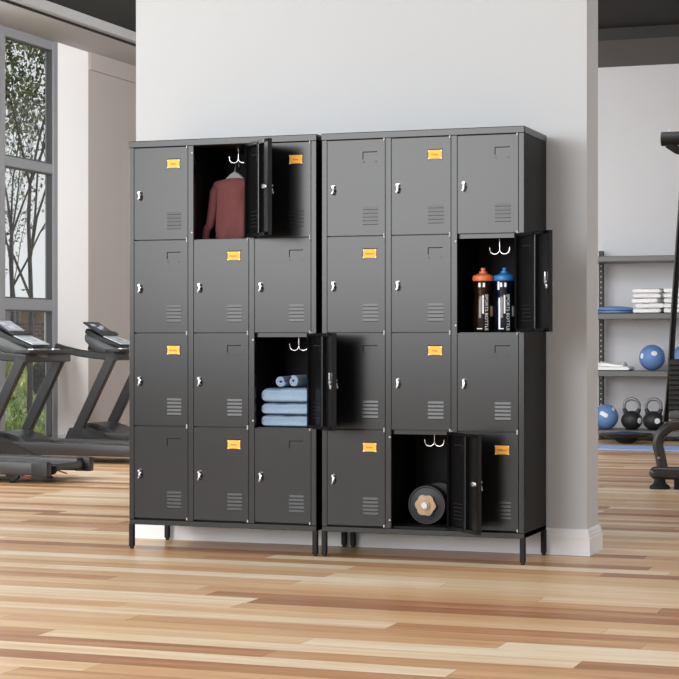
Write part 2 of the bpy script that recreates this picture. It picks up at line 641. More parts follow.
def holder_tab_mb(x, z):
    m = MB()
    m.box(x, x + 0.0075, -0.0028, 0.0004, z, z + 0.005, 0.0008)
    return m


def holder_slot_mb():
    m = MB()
    x0, x1, z1 = -0.099, -0.036, DH - 0.0508
    m.prism([(x0, z1), (x1, z1), (x1, z1 - 0.0036), (x0 + 0.003, z1 - 0.0036), (x0 + 0.003, z1 - 0.030), (x0, z1 - 0.030)], -0.0005, 0.002, 'y')
    return m


def card_mb():
    """amber card with gently waisted sides"""
    m = MB()
    x0, x1, z1, z0 = -0.0975, -0.037, DH - 0.0545, DH - 0.0920
    pts = []
    for k in range(9):
        t = k / 8
        pts.append((x0 + t * (x1 - x0), z0 + 0.0022 * math.sin(math.pi * t) ** 0.6))
    for k in range(1, 9):
        t = k / 8
        pts.append((x1 - 0.0014 * math.sin(math.pi * t) ** 0.6, z0 + t * (z1 - z0)))
    pts.append((x0, z1))
    for k in range(1, 8):
        t = k / 8
        pts.append((x0 + 0.0014 * math.sin(math.pi * t) ** 0.6, z1 - t * (z1 - z0)))
    m.prism(pts, -0.0032, -0.0012, 'y')
    return m


def tab_mb(x, z):
    m = MB()
    m.box(x - 0.003, x + 0.003, -0.0042, -0.0030, z - 0.003, z + 0.003, 0.0006)
    return m


def lock_mb():
    """chrome hasp lock: plate, round barrel, hanging tongue; cam and bar on the inside"""
    m = MB()
    x, z = -DW + 0.031, DH * 0.475
    a = MB
    m.lathe([(0.0001, -0.004), (0.0075, -0.004), (0.0082, -0.002), (0.0082, 0.0)], 20, Tr(x + 0.001, 0, z + 0.016, 90, 0, 0), caps=True)
    m.lathe([(0.0001, 0.016), (0.0052, 0.016), (0.0062, 0.013), (0.0062, 0.0)], 16, Tr(x + 0.001, 0, z + 0.016, 90, 0, 0), caps=True)
    m.box(x - 0.0065, x + 0.0075, -0.005, 0.0, z - 0.012, z + 0.012, 0.0018, 2)
    m.box(x - 0.0005, x + 0.0085, -0.016, -0.004, z - 0.006, z + 0.006, 0.0016, 2, T=None)
    m.prism([(x - 0.004, z - 0.017), (x + 0.001, z - 0.019), (x + 0.006, z - 0.008), (x + 0.008, z + 0.003), (x + 0.003, z + 0.004)], -0.019, -0.0145, 'y', bev=0.0008)
    m.lathe([(0.0001, 0.008), (0.0042, 0.008), (0.005, 0.006), (0.005, 0.0)], 14, Tr(x - 0.002, -0.004, z - 0.012, 90, 0, 0))
    return m


def cam_mb(knob):
    m = MB()
    x, z = -DW + 0.024, DH * 0.475
    if knob:
        m.lathe([(0.0001, -0.016), (0.009, -0.016), (0.0115, -0.012), (0.0115, -0.004), (0.008, 0.0)], 18, Tr(x, 0.019, z + 0.012, 90, 0, 0))
        m.box(x - 0.016, x - 0.004, 0.021, 0.027, z + 0.004, z + 0.018, 0.002, 2)
    else:
        m.box(x - 0.005, x + 0.006, 0.019, 0.026, z - 0.004, z + 0.048, 0.002, 2)
        m.box(x - 0.016, x - 0.003, 0.019, 0.027, z - 0.020, z - 0.003, 0.002, 2)
        m.lathe([(0.0001, -0.012), (0.005, -0.012), (0.0065, -0.010), (0.0065, 0.0)], 14, Tr(x - 0.006, 0.019, z + 0.008, 90, 0, 0))
    return m


def pins_mb():
    m = MB()
    return m


WORDS = iter(['CLARK', 'Brown', 'Anderson', 'Team', 'Frank', 'Nelson', 'Gilbert', 'Dean', 'Nick', 'Charlotte'])
WORDS = iter(['Clark', 'Brown', 'Anders', 'Jones', 'Evan', 'Nelson', 'Robin', 'Dean', 'Rob', 'Clifford'])
proto_door = {}


def make_door(root, x_hinge, z0, card, angle=0.0, knob=False):
    if 'd' not in proto_door:
        proto_door['d'] = sheet_door(False).build('door', M['locker'], root, smooth=False)
        d = proto_door['d']
        v = vent_mb(DW, 0.045).build('vent_louvres', M['locker'], d, smooth=False)
        vs = vent_slot_mb(0.045).build('slot_shadow', M['slot'], d, smooth=False)
        vs.name = 'vent_slot'
        holder_mb().build('card_holder', M['locker'], d, smooth=False)
        holder_slot_mb().build('holder_slot', M['slot'], d, smooth=False)
        for tx in (-0.099, -0.045):
            holder_tab_mb(tx, DH - 0.0965).build('holder_tab', M['locker'], d, smooth=False)
        lock_mb().build('lock', M['lock_metal'], d)
        for z in (-0.0005, DH - 0.004):
            p = MB()
            p.lathe([(0.0001, z - 0.003), (0.0028, z - 0.003), (0.0028, z + 0.0075), (0.0001, z + 0.0075)], 10, Tr(-0.0035, -0.0025, 0))
            p.build('hinge_pin', M['white_dot'], d)
    src = proto_door['d']
    if not proto_door.get('used'):
        d = src
        proto_door['used'] = True
    else:
        d = src.copy()
        COL.objects.link(d)
        for ch in src.children:
            if ch.name.split('.')[0] in ('name_card', 'card_tab', 'lettering', 'inner_cam'):
                continue
            c = ch.copy(); COL.objects.link(c); c.parent = d
    d.parent = root
    d.location = (x_hinge, FR, z0)
    d.rotation_euler = (0, 0, R(angle))
    if card:
        proto_c = proto_door.get('c')
        if proto_c is None:
            c = card_mb().build('name_card', M['card'], d, smooth=False)
            tabs = [tab_mb(tx, tz).build('card_tab', M['clear_tab'], d, smooth=False) for tx in (-0.0945, -0.040) for tz in (DH - 0.0892, DH - 0.0577)]
            proto_door['c'] = [c] + tabs
        else:
            for q in proto_c:
                c = q.copy(); COL.objects.link(c); c.parent = d
        me = text_mesh(next(WORDS), 0.0135)
        me.transform(Matrix.Translation((-0.068, -0.0036, DH - 0.0733)) @ Matrix.Rotation(R(90), 4, 'X'))
        link('lettering', me, M['card_ink'], d, smooth=False)
    if angle:
        cam_mb(knob).build('inner_cam', M['chrome'], d)
    return d


def make_locker(x0, label, cards, opened):
    root = thing('locker_cabinet', label, 'locker', (x0, 0, 0), group='black twelve-door locker cabinets')
    # carcass: back, sides, stiles, floor
    m = MB()
    s = 0.0012
    m.box(0.003, 0.003 + s, 0.002, LD, 0.110, 1.7705)
    m.box(LW - 0.003 - s, LW - 0.003, 0.002, LD, 0.110, 1.7705)
    m.box(0.003, LW - 0.003, LD - 0.004, LD - 0.002, 0.110, 1.7705)
    m.box(0.003, LW - 0.003, 0.021, LD, 0.140, 0.1422)
    m.box(0.004, LW - 0.004, 0.021, 0.023, 0.128, 0.1422)
    m.box(0.003, LW - 0.003, 0.01, LD, 1.7690, 1.7705)
    m.build('carcass', M['locker_in'], root, smooth=False)
    for c in range(4):
        xa = c * (ST + DW)
        q = MB()
        q.box(xa + (0.003 if c == 0 else 0), xa + ST - (0.003 if c == 3 else 0), 0.0, 0.022, 0.131, 1.771, 0.0012)
        q.build('stile', M['locker'], root, smooth=False)
        if c in (1, 2):
            q = MB()
            q.box(xa + ST / 2 - 0.0006, xa + ST / 2 + 0.0006, 0.022, LD - 0.005, 0.1425, 1.7690)
            q.build('divider', M['locker_in'], root, smooth=False)
    q = MB()
    q.box(0.0, LW, -0.002, LD + 0.002, 1.7700, LH, 0.003, 2)
    q.build('top_cap', M['locker'], root, smooth=False)
    q = MB()
    q.box(0.003, LW - 0.003, 0.0, 0.02, 0.108, 0.1305, 0.0015)
    q.box(0.003, LW - 0.003, LD - 0.02, LD, 0.108, 0.1305, 0.0015)
    q.box(0.003, 0.02, 0.02, LD - 0.02, 0.108, 0.1305, 0.0015)
    q.box(LW - 0.02, LW - 0.003, 0.02, LD - 0.02, 0.108, 0.1305, 0.0015)
    q.build('base_frame', M['locker'], root, smooth=False)
    for lx in (0.011, LW - 0.011):
        for ly in (0.011, LD - 0.011):
            q = MB()
            q.box(lx - 0.011, lx + 0.011, ly - 0.011, ly + 0.011, 0.010, 0.110, 0.003, 2)
            g = q.build('leg', M['leg_black'], root, smooth=False)
            q = MB()
            q.lathe([(0.0001, 0.0), (0.0075, 0.0), (0.0095, 0.004), (0.0095, 0.012)], 14, Tr(lx, ly, 0))
            q.build('foot', M['rubber_soft'], g)
    for c in range(3):
        xa = ST + c * (ST + DW)
        for r in range(4):
            zb = ZT - PITCH * r - DH
            if r:                                    # shelf between this compartment and the one above
                q = MB()
                zs = zb + DH + 0.002
                q.box(xa - ST / 2 + 0.001, xa + DW + ST / 2 - 0.001, 0.020, LD - 0.005, zs - 0.0008, zs + 0.0008)
                q.box(xa - 0.002, xa + DW + 0.002, 0.0205, 0.022, zs - 0.018, zs + 0.0008)
                q.build('shelf', M['locker'], root, smooth=False)
            op = opened.get((r, c))
            make_door(root, xa + DW - 0.0015, zb, (r, c) in cards, op[0] if op else 0.0, op[1] if op else False)
            if op:
                # hook screwed under the shelf above
                xc, yc, zc = xa + DW * 0.5, 0.195, zb + DH + (0.0008 if r else 0.0012)
                sl = 0.055 if r else 0.040
                q = MB()
                q.lathe([(0.0001, -0.003), (0.009, -0.003), (0.009, 0.0)], 14, Tr(xc, yc, zc))
                q.tube([(xc, yc, zc - 0.002), (xc, yc, zc - sl)], 0.0028, 10)
                for sd in (-1, 1):
                    pth = []
                    for k in range(11):
                        a = math.pi * 1.02 * k / 10
                        pth.append((xc + sd * (0.0215 - 0.0215 * math.cos(a)), yc, zc - sl - 0.020 * math.sin(a)))
                    pth.append((xc + sd * 0.0435, yc, zc - sl + 0.009))
                    q.tube(pth, [0.0027] * 11 + [0.0032], 10)
                q.build('coat_hook', M['chrome'], root)
                for z in (zb + 0.028, zb + DH - 0.028):       # small bumper studs on the left stile
                    q = MB()
                    q.lathe([(0.0001, 0.004), (0.0035, 0.003), (0.004, 0.0)], 10, Tr(xa - 0.006, -0.0002, z, 90, 0, 0))
                    q.build('bumper_stud', M['white_dot'], root)
    return root


make_locker(0.0, 'black steel twelve-door locker on the left, open on a maroon sweater and blue towels',
            {(0, 0), (0, 2), (1, 1), (2, 0), (3, 1)}, {(0, 1): (135, True), (2, 2): (135, False)})
L2X = 0.908
make_locker(L2X, 'black steel twelve-door locker on the right, open on two bottles and a dumbbell',
            {(0, 1), (1, 0), (2, 1), (3, 0), (3, 2)}, {(1, 2): (136, False), (3, 1): (135, True)})


def cell(x0, r, c):
    """centre x and floor z of a compartment"""
    zs = 0.1422 if r == 3 else ZT - PITCH * r - DH - PITCH + DH + 0.002 + 0.0008
    return x0 + ST + c * (ST + DW) + DW / 2, zs


# ------------------------------------------------------------------ sweater on hanger (left locker, top middle)
cx, cz = cell(0.0, 0, 1)
top = ZT
hy = 0.165
t = thing('coat_hanger', 'grey plastic hanger holding the maroon sweater in the top middle compartment', 'hanger', (cx - 0.004, hy, 1.640))
q = MB()
pth = [(0, 0, 0.0)]
arm = MB()
L_ = [(-0.088, 0, -0.034), (-0.070, 0, -0.028), (-0.045, 0, -0.016), (-0.020, 0, 0.004), (0, 0, 0.013), (0.020, 0, 0.004), (0.045, 0, -0.016), (0.070, 0, -0.028), (0.088, 0, -0.034)]
rings = []
for p in L_:
    w = 0.006 + 0.012 * (1 - abs(p[0]) / 0.1)
    rings.append([(p[0] , -0.006, p[2] - w), (p[0], 0.006, p[2] - w), (p[0], 0.007, p[2] + w * 0.7), (p[0], 0.0, p[2] + w), (p[0], -0.007, p[2] + w * 0.7)])
arm.loft(rings)
arm.build('hanger_arms', M['hanger'], t)
q.tube([(0, 0, 0.020), (0, 0, 0.040), (0.001, 0.006, 0.056), (0.0, 0.014, 0.069), (0.0, 0.028, 0.0735), (0.0, 0.040, 0.066), (0.0, 0.043, 0.052)], 0.0018, 8)
q.build('hanger_hook', M['chrome_satin'], t)


def super_ring(cx_, cy_, z, hw, hd, n=40, e=2.6, wob=None):
    out = []
    for k in range(n):
        a = 2 * math.pi * k / n
        c, s = math.cos(a), math.sin(a)
        x = hw * math.copysign(abs(c) ** (2 / e), c)
        y = hd * math.copysign(abs(s) ** (2 / e), s)
        if wob:
            f = wob(a, z)
            x *= 1 + f * 0.35
            y *= 1 + f
        out.append((cx_ + x, cy_ + y, z))
    return out


sw = thing('sweater', 'maroon knit sweater hanging inside the open top middle compartment', 'sweater', (cx - 0.004, hy, cz))
H = 1.630 - cz                       # hanger height over the compartment floor
q = MB()
def fold(a, z):
    return 0.26 * math.sin(5 * a + 11 * z) + 0.17 * math.sin(9 * a - 22 * z) * (1.1 - z / H)
rings = []
for z, hw, hd in [(0.006, 0.084, 0.030), (0.016, 0.090, 0.034), (0.05, 0.089, 0.034), (0.09, 0.087, 0.034), (0.13, 0.087, 0.034), (0.17, 0.090, 0.035), (0.2, 0.095, 0.034),
                  (H - 0.040, 0.104, 0.032), (H - 0.020, 0.106, 0.029), (H - 0.008, 0.100, 0.025), (H - 0.002, 0.086, 0.021), (H + 0.003, 0.060, 0.018), (H + 0.006, 0.036, 0.016), (H + 0.008, 0.030, 0.015)]:
    rings.append(super_ring(0, 0, z, hw, hd, 48, 2.4, fold if z < H - 0.03 else None))
q.loft(rings)
q.build('torso', M['knit'], sw, angle=80)
for sd in (-1, 1):
    q = MB()
    k_ = 1.0 if sd < 0 else 0.84
    sl = [((0.084 * sd, 0, H - 0.024), 0.020), ((0.095 * sd, -0.008, H - 0.050), 0.027), ((0.098 * sd, -0.016, H - 0.11), 0.027), ((0.102 * sd * k_, -0.022, H - 0.155), 0.026),
          ((0.110 * sd * k_, -0.026, H - 0.20), 0.025), ((0.122 * sd * k_, -0.028, 0.055), 0.024), ((0.130 * sd * k_, -0.028, 0.022), 0.023), ((0.131 * sd * k_, -0.028, 0.004), 0.024)]
    q.tube([p for p, _ in sl], [r for _, r in sl], 20, flat=0.8)
    q.build('sleeve', M['knit'], sw, angle=80)
q = MB()
rings = []
for k in range(25):
    a = 2 * math.pi * k / 24
    c = Vector((0.031 * math.cos(a), 0.017 * math.sin(a), H + 0.002 - 0.003 * (math.sin(a) < 0)))
    rr = Vector((math.cos(a), math.sin(a), 0))
    rings.append([c + rr * (0.004 * math.cos(j * math.pi / 4)) + Vector((0, 0, 0.006 * math.sin(j * math.pi / 4))) for j in range(8)])
q.loft(rings, caps=False)
q.build('neckband', M['knit'], sw)


# ------------------------------------------------------------------ towels (left locker, third row right)
def fold_towel(w, d, h, layers=2, soft=0.45, seed=0, n=11):
    """folded towel: cross-section in y-z is a stack of soft loops, rounded front and sides"""
    rnd = random.Random(seed)
    m = MB()
    rings = []
    NX = 26
    for i in range(NX + 1):
        t = i / NX
        edge = min(t, 1 - t) * w
        rr = h * soft
        k = 1.0 if edge > rr else math.sqrt(max(0.0, 1 - ((rr - edge) / rr) ** 2))
        hh = h * (0.30 + 0.70 * k)
        dd = d * (0.93 + 0.07 * k)
        x = -w / 2 + t * w
        wob = 0.025 * h * math.sin(7 * t + seed) + 0.02 * h * math.sin(17 * t + 2 * seed)
        sec = []
        NS = 40
        for j in range(NS):
            a = 2 * math.pi * j / NS
            c, s = math.cos(a), math.sin(a)
            y = dd / 2 * math.copysign(abs(c) ** 0.28, c)
            z = h / 2 + hh / 2 * math.copysign(abs(s) ** 0.55, s)
            # creases of the folded layers on the front edge
            if c < -0.5:
                y += 0.004 * math.cos(s * math.pi * layers)
            z += wob * (s > 0.3)
            sec.append((x, y, max(z, 0.0004)))
        rings.append(sec)
    m.loft(rings)
    return m


cx, cz = cell(0.0, 2, 2)
BLUE = 'folded blue towels in the left locker'
zz = cz
hs = [0.053, 0.053, 0.064]
labs = ['bottom folded blue towel in the left locker compartment', 'middle folded blue towel of the three in the locker', 'top folded blue towel, thickest of three, under the two rolls']
tw_x = cx - 0.002
for i, h in enumerate(hs):
    o = fold_towel(0.236, 0.25, h - 0.002, 2, 0.40, i + 1).build('folded_towel', M['towel_blue'], angle=70, loc=(tw_x, 0.170, zz))
    tag(o, labs[i], 'towel', BLUE)
    zz += h


def rolled_towel(r, length, seed, turns=1.9):
    m = MB()
    pin, pout = [], []
    th = r / (turns + 0.55) * 0.98
    N = int(26 * turns)
    for k in range(N + 1):
        a = 2 * math.pi * turns * k / N
        rc = th * 0.5 + (r - th) * (k / N)
        c = Vector((math.cos(a + seed), math.sin(a + seed)))
        pin.append(c * max(0.001, rc - th * 0.33))
        pout.append(c * (rc + th * 0.33))
    sec = [(p.x, p.y) for p in pout] + [(p.x, p.y) for p in pin[::-1]]
    rings = []
    n = len(sec)
    for y, sc in ((-length / 2, 0.90), (-length / 2 + 0.003, 0.97), (-length / 2 + 0.012, 1.0), (0, 1.0), (length / 2 - 0.01, 1.0), (length / 2, 0.95)):
        rings.append([(sx * sc, y, sz * sc) for sx, sz in sec])
    rv = [[m.bm.verts.new(p) for p in rg] for rg in rings]
    for A, B in zip(rv[:-1], rv[1:]):
        for i in range(n):
            j = (i + 1) % n
            m.bm.faces.new((A[i], A[j], B[j], B[i]))
    half = len(pout)
    for rg in (rv[0], rv[-1]):
        for i in range(half - 1):
            m.bm.faces.new((rg[i], rg[i + 1], rg[n - 2 - i], rg[n - 1 - i]))
    return m


for i, (dx, rz, lab) in enumerate([(-0.034, 0, 'left rolled blue towel on top of the folded stack, spiral end forward'), (0.037, -8, 'right rolled blue towel on top of the folded stack, beside the door edge')]):
    o = rolled_towel(0.029, 0.17, 0.4 + i * 2.2).build('rolled_towel', M['towel_blue'], angle=60, loc=(tw_x + dx, 0.15, zz + 0.0284))
    o.rotation_euler = (0, 0, R(rz))
    tag(o, lab, 'towel', 'rolled blue towels in the left locker')


# ------------------------------------------------------------------ bottles (right locker, second row right)
def bend_text(body, size, r, ang0, z, mirror_up=True):
    me = text_mesh(body, size, 0.0)
    # text runs downwards: x -> -z, y -> around the cylinder
    for v in me.vertices:
        a = ang0 + v.co.y / r
        zz_ = z - v.co.x
        v.co = Vector((math.cos(a) * (r + 0.0006), math.sin(a) * (r + 0.0006), zz_))
    return me


def patch(r, a0, a1, z0, z1, n=10):
    """thin raised patch on a cylinder"""
    m = MB()
    rings = []
    for k in range(n + 1):
        a = a0 + (a1 - a0) * k / n
        c, s = math.cos(a), math.sin(a)
        rings.append([(c * r, s * r, z0), (c * (r + 0.0006), s * (r + 0.0006), z0), (c * (r + 0.0006), s * (r + 0.0006), z1), (c * r, s * r, z1)])
    m.loft(rings)
    return m


def bottle(label, x, y, z, cap_m, smoke_m, drink_m, stripe):
    t = thing('water_bottle', label, 'bottle', (x, y, z), group='sports bottles in the right locker')
    t.scale = (1.0, 1.0, 1.12)
    m = MB()
    m.lathe([(0.001, 0.0), (0.038, 0.0), (0.042, 0.004), (0.043, 0.012), (0.043, 0.085), (0.0415, 0.110), (0.0380, 0.128), (0.0380, 0.140), (0.0425, 0.158), (0.0435, 0.166), (0.0435, 0.186), (0.040, 0.192), (0.040, 0.198)], 40)
    bd = m.build('bottle_body', smoke_m, t)
    m = MB()
    m.lathe([(0.001, 0.003), (0.038, 0.003), (0.0415, 0.008), (0.042, 0.085), (0.0402, 0.108), (0.0370, 0.128), (0.0370, 0.139), (0.0412, 0.158), (0.0422, 0.185)], 36)
    m.build('drink', drink_m, bd)
    m = MB()
    m.lathe([(0.001, 0.190), (0.040, 0.190), (0.0445, 0.193), (0.0455, 0.199), (0.0455, 0.206), (0.043, 0.211), (0.030, 0.216), (0.020, 0.219), (0.017, 0.222), (0.0165, 0.228), (0.001, 0.228)], 40)
    cp = m.build('cap', cap_m, t)
    m = MB()
    m.lathe([(0.001, 0.226), (0.0090, 0.226), (0.0090, 0.231), (0.0108, 0.233), (0.0108, 0.238), (0.008, 0.241), (0.001, 0.241)], 24)
    m.build('spout', cap_m, cp)
    f0 = R(-66)                      # direction of the viewer round the bottle
    me = bend_text('SPORTS BOTTLE', 0.0185, 0.0432, f0 + 0.15, 0.074)
    link('lettering', me, M['ink'], bd, smooth=False)
    for a0, a1, za, zb in ((f0 - 0.25, f0 - 0.10, 0.070, 0.138), ):
        m = patch(0.0432, a0, a1, za, zb); m.build('print_stripe', M['ink'], bd)
    for a in (-0.62, -0.2):
        m = patch(0.0437, f0 + a, f0 + a + 0.2, 0.168, 0.184); m.build('print_stripe', M['ink'], bd)
    m = patch(0.0432, f0 - 0.8, f0 - 0.25, 0.012, 0.0155); m.build('print_stripe', M['ink'], bd)
    if stripe:
        m = patch(0.0432, f0 - 0.78, f0 - 0.60, 0.012, 0.128); m.build('print_stripe', M['ink'], bd)
        m = patch(0.0439, f0 - 0.88, f0 - 0.68, 0.158, 0.188); m.build('print_stripe', M['ink'], bd)
    m = patch(0.0434, f0 + 0.62, f0 + 1.05, 0.060, 0.098); m.build('print_panel', M['tan'] if not stripe else M['sticker_ink'], bd)
    return t


cx, cz = cell(L2X, 1, 2)
bottle('smoky sports bottle with an orange cap, left of the two in the locker', cx - 0.046, 0.10, cz, M['orange'], M['smoke'], M['water'], False)
bottle('dark sports bottle with a blue cap, right of the two in the locker', cx + 0.046, 0.10, cz, M['bluecap'], M['smoke_blue'], M['water_blue'], True)

# ------------------------------------------------------------------ dumbbell (right locker, bottom middle)
cx, cz = cell(L2X, 3, 1)
RD = 0.083
t = thing('dumbbell', 'black adjustable dumbbell with a tan lobed end knob in the bottom compartment', 'dumbbell', (cx - 0.006, 0.222, cz), 0)
def discs(y0, sgn):
    m = MB()
    prof = [(0.012, 0.0), (0.060, 0.0), (0.066, 0.003), (0.072, 0.003), (0.076, -0.001), (RD - 0.003, -0.001), (RD, 0.003), (RD, 0.022), (RD - 0.003, 0.026), (0.012, 0.026)]
    m.lathe([(r, z) for r, z in prof], 56, Tr(0, y0, RD, -90 * sgn, 0, 0))
    return m
for y0, sgn in ((-0.122, 1), (-0.093, 1), (0.122, -1), (0.093, -1)):
    discs(y0, sgn).build('weight_plate', M['rubber'], t)
m = MB(); m.tube([(0, -0.156, RD), (0, 0.156, RD)], 0.013, 20); br = m.build('bar', M['steel_dark'], t)
m = MB(); m.tube([(0, -0.064, RD), (0, 0.0, RD), (0, 0.064, RD)], [0.015, 0.0175, 0.015], 20); m.build('grip', M['rubber_soft'], t)
for s in (-1, 1):
    pts = []
    for k in range(72):
        a = 2 * math.pi * k / 72
        r = 0.0440 + 0.0032 * math.cos(6 * a + 0.4)
        pts.append((r * math.cos(a), RD + r * math.sin(a)))
    m = MB()
    y0 = 0.123 * s
    m.prism(pts, min(y0, y0 + 0.02 * s), max(y0, y0 + 0.02 * s), 'y', bev=0.0025)
    k_ = m.build('end_knob', M['tan'], t)
    m = MB(); m.lathe([(0.014, 0.0), (0.022, 0.0), (0.021, 0.006), (0.014, 0.007)], 24, Tr(0, y0 + 0.0195 * s, RD, 90 if s < 0 else -90, 0, 0))
    m.build('knob_collar', M['tan'], k_)

# ------------------------------------------------------------------ treadmills
def super_ring_x(x, cy_, cz_, hy_, hz_, n=28, e=2.8):
    out = []
    for k in range(n):
        a = 2 * math.pi * k / n
        c, s = math.cos(a), math.sin(a)
        out.append((x, cy_ + hy_ * math.copysign(abs(c) ** (2 / e), c), cz_ + hz_ * math.copysign(abs(s) ** (2 / e), s)))
    return out


def treadmill(y_near, label, first=None):
    """user end at +x; local origin at front-near corner on the floor"""
    W = 0.62
    t = thing('treadmill', label, 'treadmill', (-3.755, y_near, 0), group='black treadmills facing the window')
    # deck
    m = MB()
    m.box(0.25, 1.66, 0.13, W - 0.13, 0.085, 0.115, 0.004)
    m.build('deck', M['tread_dark'], t, smooth=False)
    m = MB()
    m.box(0.30, 1.655, 0.155, W - 0.155, 0.115, 0.121, 0.002)
    m.tube([(1.640, 0.155, 0.098), (1.640, W - 0.155, 0.098)], 0.022, 16)
    m.build('running_belt', M['belt'], t)
    for y in (0.0, W - 0.13):
        m = MB()
        m.prism([(0.20, 0.055), (1.62, 0.055), (1.62, 0.138), (0.20, 0.150)], y, y + 0.13, 'y', bev=0.008)
        m.build('side_rail', M['tread_frame'], t, angle=30)
        m = MB()
        yo = y - 0.012 if y == 0 else y + 0.082
        m.box(1.555, 1.672, yo, yo + 0.060, 0.046, 0.142, 0.008, 3)
        m.build('end_cap', M['tread_dark'], t, angle=30)
        yc = y + 0.06
        m = MB()
        m.prism([(1.33, 0.062), (1.44, 0.062), (1.425, 0.030), (1.405, 0.018), (1.375, 0.018), (1.35, 0.030)], yc - 0.02, yc + 0.02, 'y', bev=0.004)
        m.lathe([(0.001, 0.0), (0.024, 0.0), (0.026, 0.004), (0.010, 0.012), (0.008, 0.03)], 16, Tr(1.385, yc, 0))
        ft = m.build('rear_foot', M['tread_dark'], t)
        m = MB()
        m.bar([(1.43, yc, 0.052), (1.51, yc, 0.030)], 0.006, 0.022)
        m.build('lever', M['orange_clip'], ft, smooth=False)
    # motor hood: arched cover between the uprights and side shoulders
    m = MB()
    prof = [(-0.04, 0.05), (-0.04, 0.14), (0.00, 0.185), (0.06, 0.212), (0.14, 0.222), (0.22, 0.214), (0.31, 0.19), (0.38, 0.160), (0.43, 0.128), (0.43, 0.10), (0.10, 0.05)]
    m.prism(prof, 0.12, W - 0.12, 'y', bev=0.010)
    hd = m.build('motor_hood', M['tread_hood'], t, angle=50)
    for y in (-0.01, W - 0.12):
        m = MB()
        prof = [(-0.015, 0.03), (-0.020, 0.075), (0.03, 0.185), (0.105, 0.192), (0.20, 0.182), (0.32, 0.156), (0.42, 0.118), (0.53, 0.055), (0.53, 0.03)]
        m.prism(prof, y, y + 0.13, 'y', bev=0.006)
        m.build('hood_shoulder', M['tread_hood'], t, angle=30)
    # uprights and handrails
    for y in (0.012, W - 0.008):
        m = MB()
        m.bar([(0.090, y, 0.14), (0.42, y, 0.775)], 0.085, 0.055)
        m.build('upright', M['tread_frame'], t, smooth=False)
        m = MB()
        m.bar([(0.465, y, 0.778), (0.30, y, 0.792), (0.12, y, 0.812), (-0.03, y, 0.845), (-0.10, y, 0.865)], 0.060, 0.052)
        m.build('handrail', M['tread_dark'], t, smooth=False)
    # crossbar between the upright tops, with a dark tray on it
    yu0, yu1 = 0.012, W - 0.008
    m = MB()
    m.prism([(0.365, yu0 - 0.02), (0.44, yu0 - 0.02), (0.50, yu1 + 0.035), (0.425, yu1 + 0.035)], 0.752, 0.818, 'z', bev=0.008)
    cb_ = m.build('crossbar', M['tread_frame'], t, angle=30)
    m = MB()
    m.prism([(0.352, yu0 + 0.01), (0.48, yu0 + 0.01), (0.525, yu1 + 0.02), (0.392, yu1 + 0.02)], 0.816, 0.846, 'z', bev=0.006)
    tr_ = m.build('tray', M['tread_dark'], t, angle=30)
    for y, x in ((0.17, 0.432), (W - 0.17, 0.456)):
        m = MB()
        m.lathe([(0.030, 0.0), (0.044, 0.0), (0.044, 0.010), (0.038, 0.010), (0.036, 0.003), (0.030, 0.002)], 20, Tr(x, y, 0.845))
        m.build('cup_ring', M['chrome_satin'], tr_)
    # console: boat-shaped shell and sloping panel with screen, key pad
    yc = W / 2
    m = MB()
    rings = []
    for x, zlo, zhi, hw in [(0.065, 0.93, 0.965, 0.10), (0.075, 0.895, 0.985, 0.125), (0.13, 0.845, 0.990, 0.15), (0.20, 0.805, 0.955, 0.165), (0.28, 0.782, 0.918, 0.165), (0.36, 0.775, 0.885, 0.16), (0.44, 0.780, 0.858, 0.14), (0.47, 0.79, 0.845, 0.12)]:
        rings.append(super_ring_x(x, yc, (zlo + zhi) / 2, hw, (zhi - zlo) / 2))
    m.loft(rings)
    cb = m.build('console_shell', M['console_grey'], t, angle=60)
    y0, y1 = yc - 0.135, yc + 0.135
    m = MB()
    m.prism([(0.085, 0.985), (0.10, 1.020), (0.20, 0.965), (0.30, 0.925), (0.41, 0.880), (0.44, 0.866), (0.42, 0.850), (0.30, 0.870), (0.15, 0.940)], y0 - 0.012, y1 + 0.012, 'y', bev=0.006)
    cp = m.build('console_panel', M['tread_dark'], t, angle=30)

    def slab(p0, p1, ya, yb, off, th, name, mm, par):
        d = Vector((p1[0] - p0[0], p1[1] - p0[1])).normalized()
        n = Vector((-d.y, d.x))
        if n.y < 0:
            n = -n
        a, c = Vector(p0) + n * off, Vector(p1) + n * off
        q_ = MB()
        q_.prism([tuple(a), tuple(c), tuple(c + n * th), tuple(a + n * th)], ya, yb, 'y', bev=min(0.003, th * 0.3))
        return q_.build(name, mm, par, smooth=False)
    sm = M['screen_light'] if first == 'light' else M['screen']
    P0, P1 = (0.062, 1.066), (0.235, 0.962)
    slab(P0, P1, y0, y1, 0.0, 0.014, 'bezel', M['tread_dark'], cp)
    A_, B_ = Vector(P0).lerp(Vector(P1), 0.06), Vector(P0).lerp(Vector(P1), 0.86)
    sc_ = slab(tuple(A_), tuple(B_), y0 + 0.012, y1 - 0.012, 0.0142, 0.0015, 'screen', sm, cp)
    for u0, u1, v0_, v1_ in [(0.18, 0.40, 0.12, 0.42), (0.50, 0.75, 0.30, 0.62), (0.35, 0.55, 0.58, 0.85)]:
        p0, p1 = A_.lerp(B_, u0), A_.lerp(B_, u1)
        wy = y1 - y0 - 0.024
        slab(tuple(p0), tuple(p1), y0 + 0.012 + v0_ * wy, y0 + 0.012 + v1_ * wy, 0.0158, 0.001, 'display_tile', M['silver'], cp)
    slab((0.215, 0.978), (0.255, 0.956), y0 - 0.004, y1 + 0.004, 0.0, 0.022, 'book_ledge', M['tread_dark'], cp)
    slab((0.250, 0.948), (0.42, 0.880), y0 + 0.004, y1 - 0.004, 0.002, 0.010, 'key_panel', M['silver'], cp)
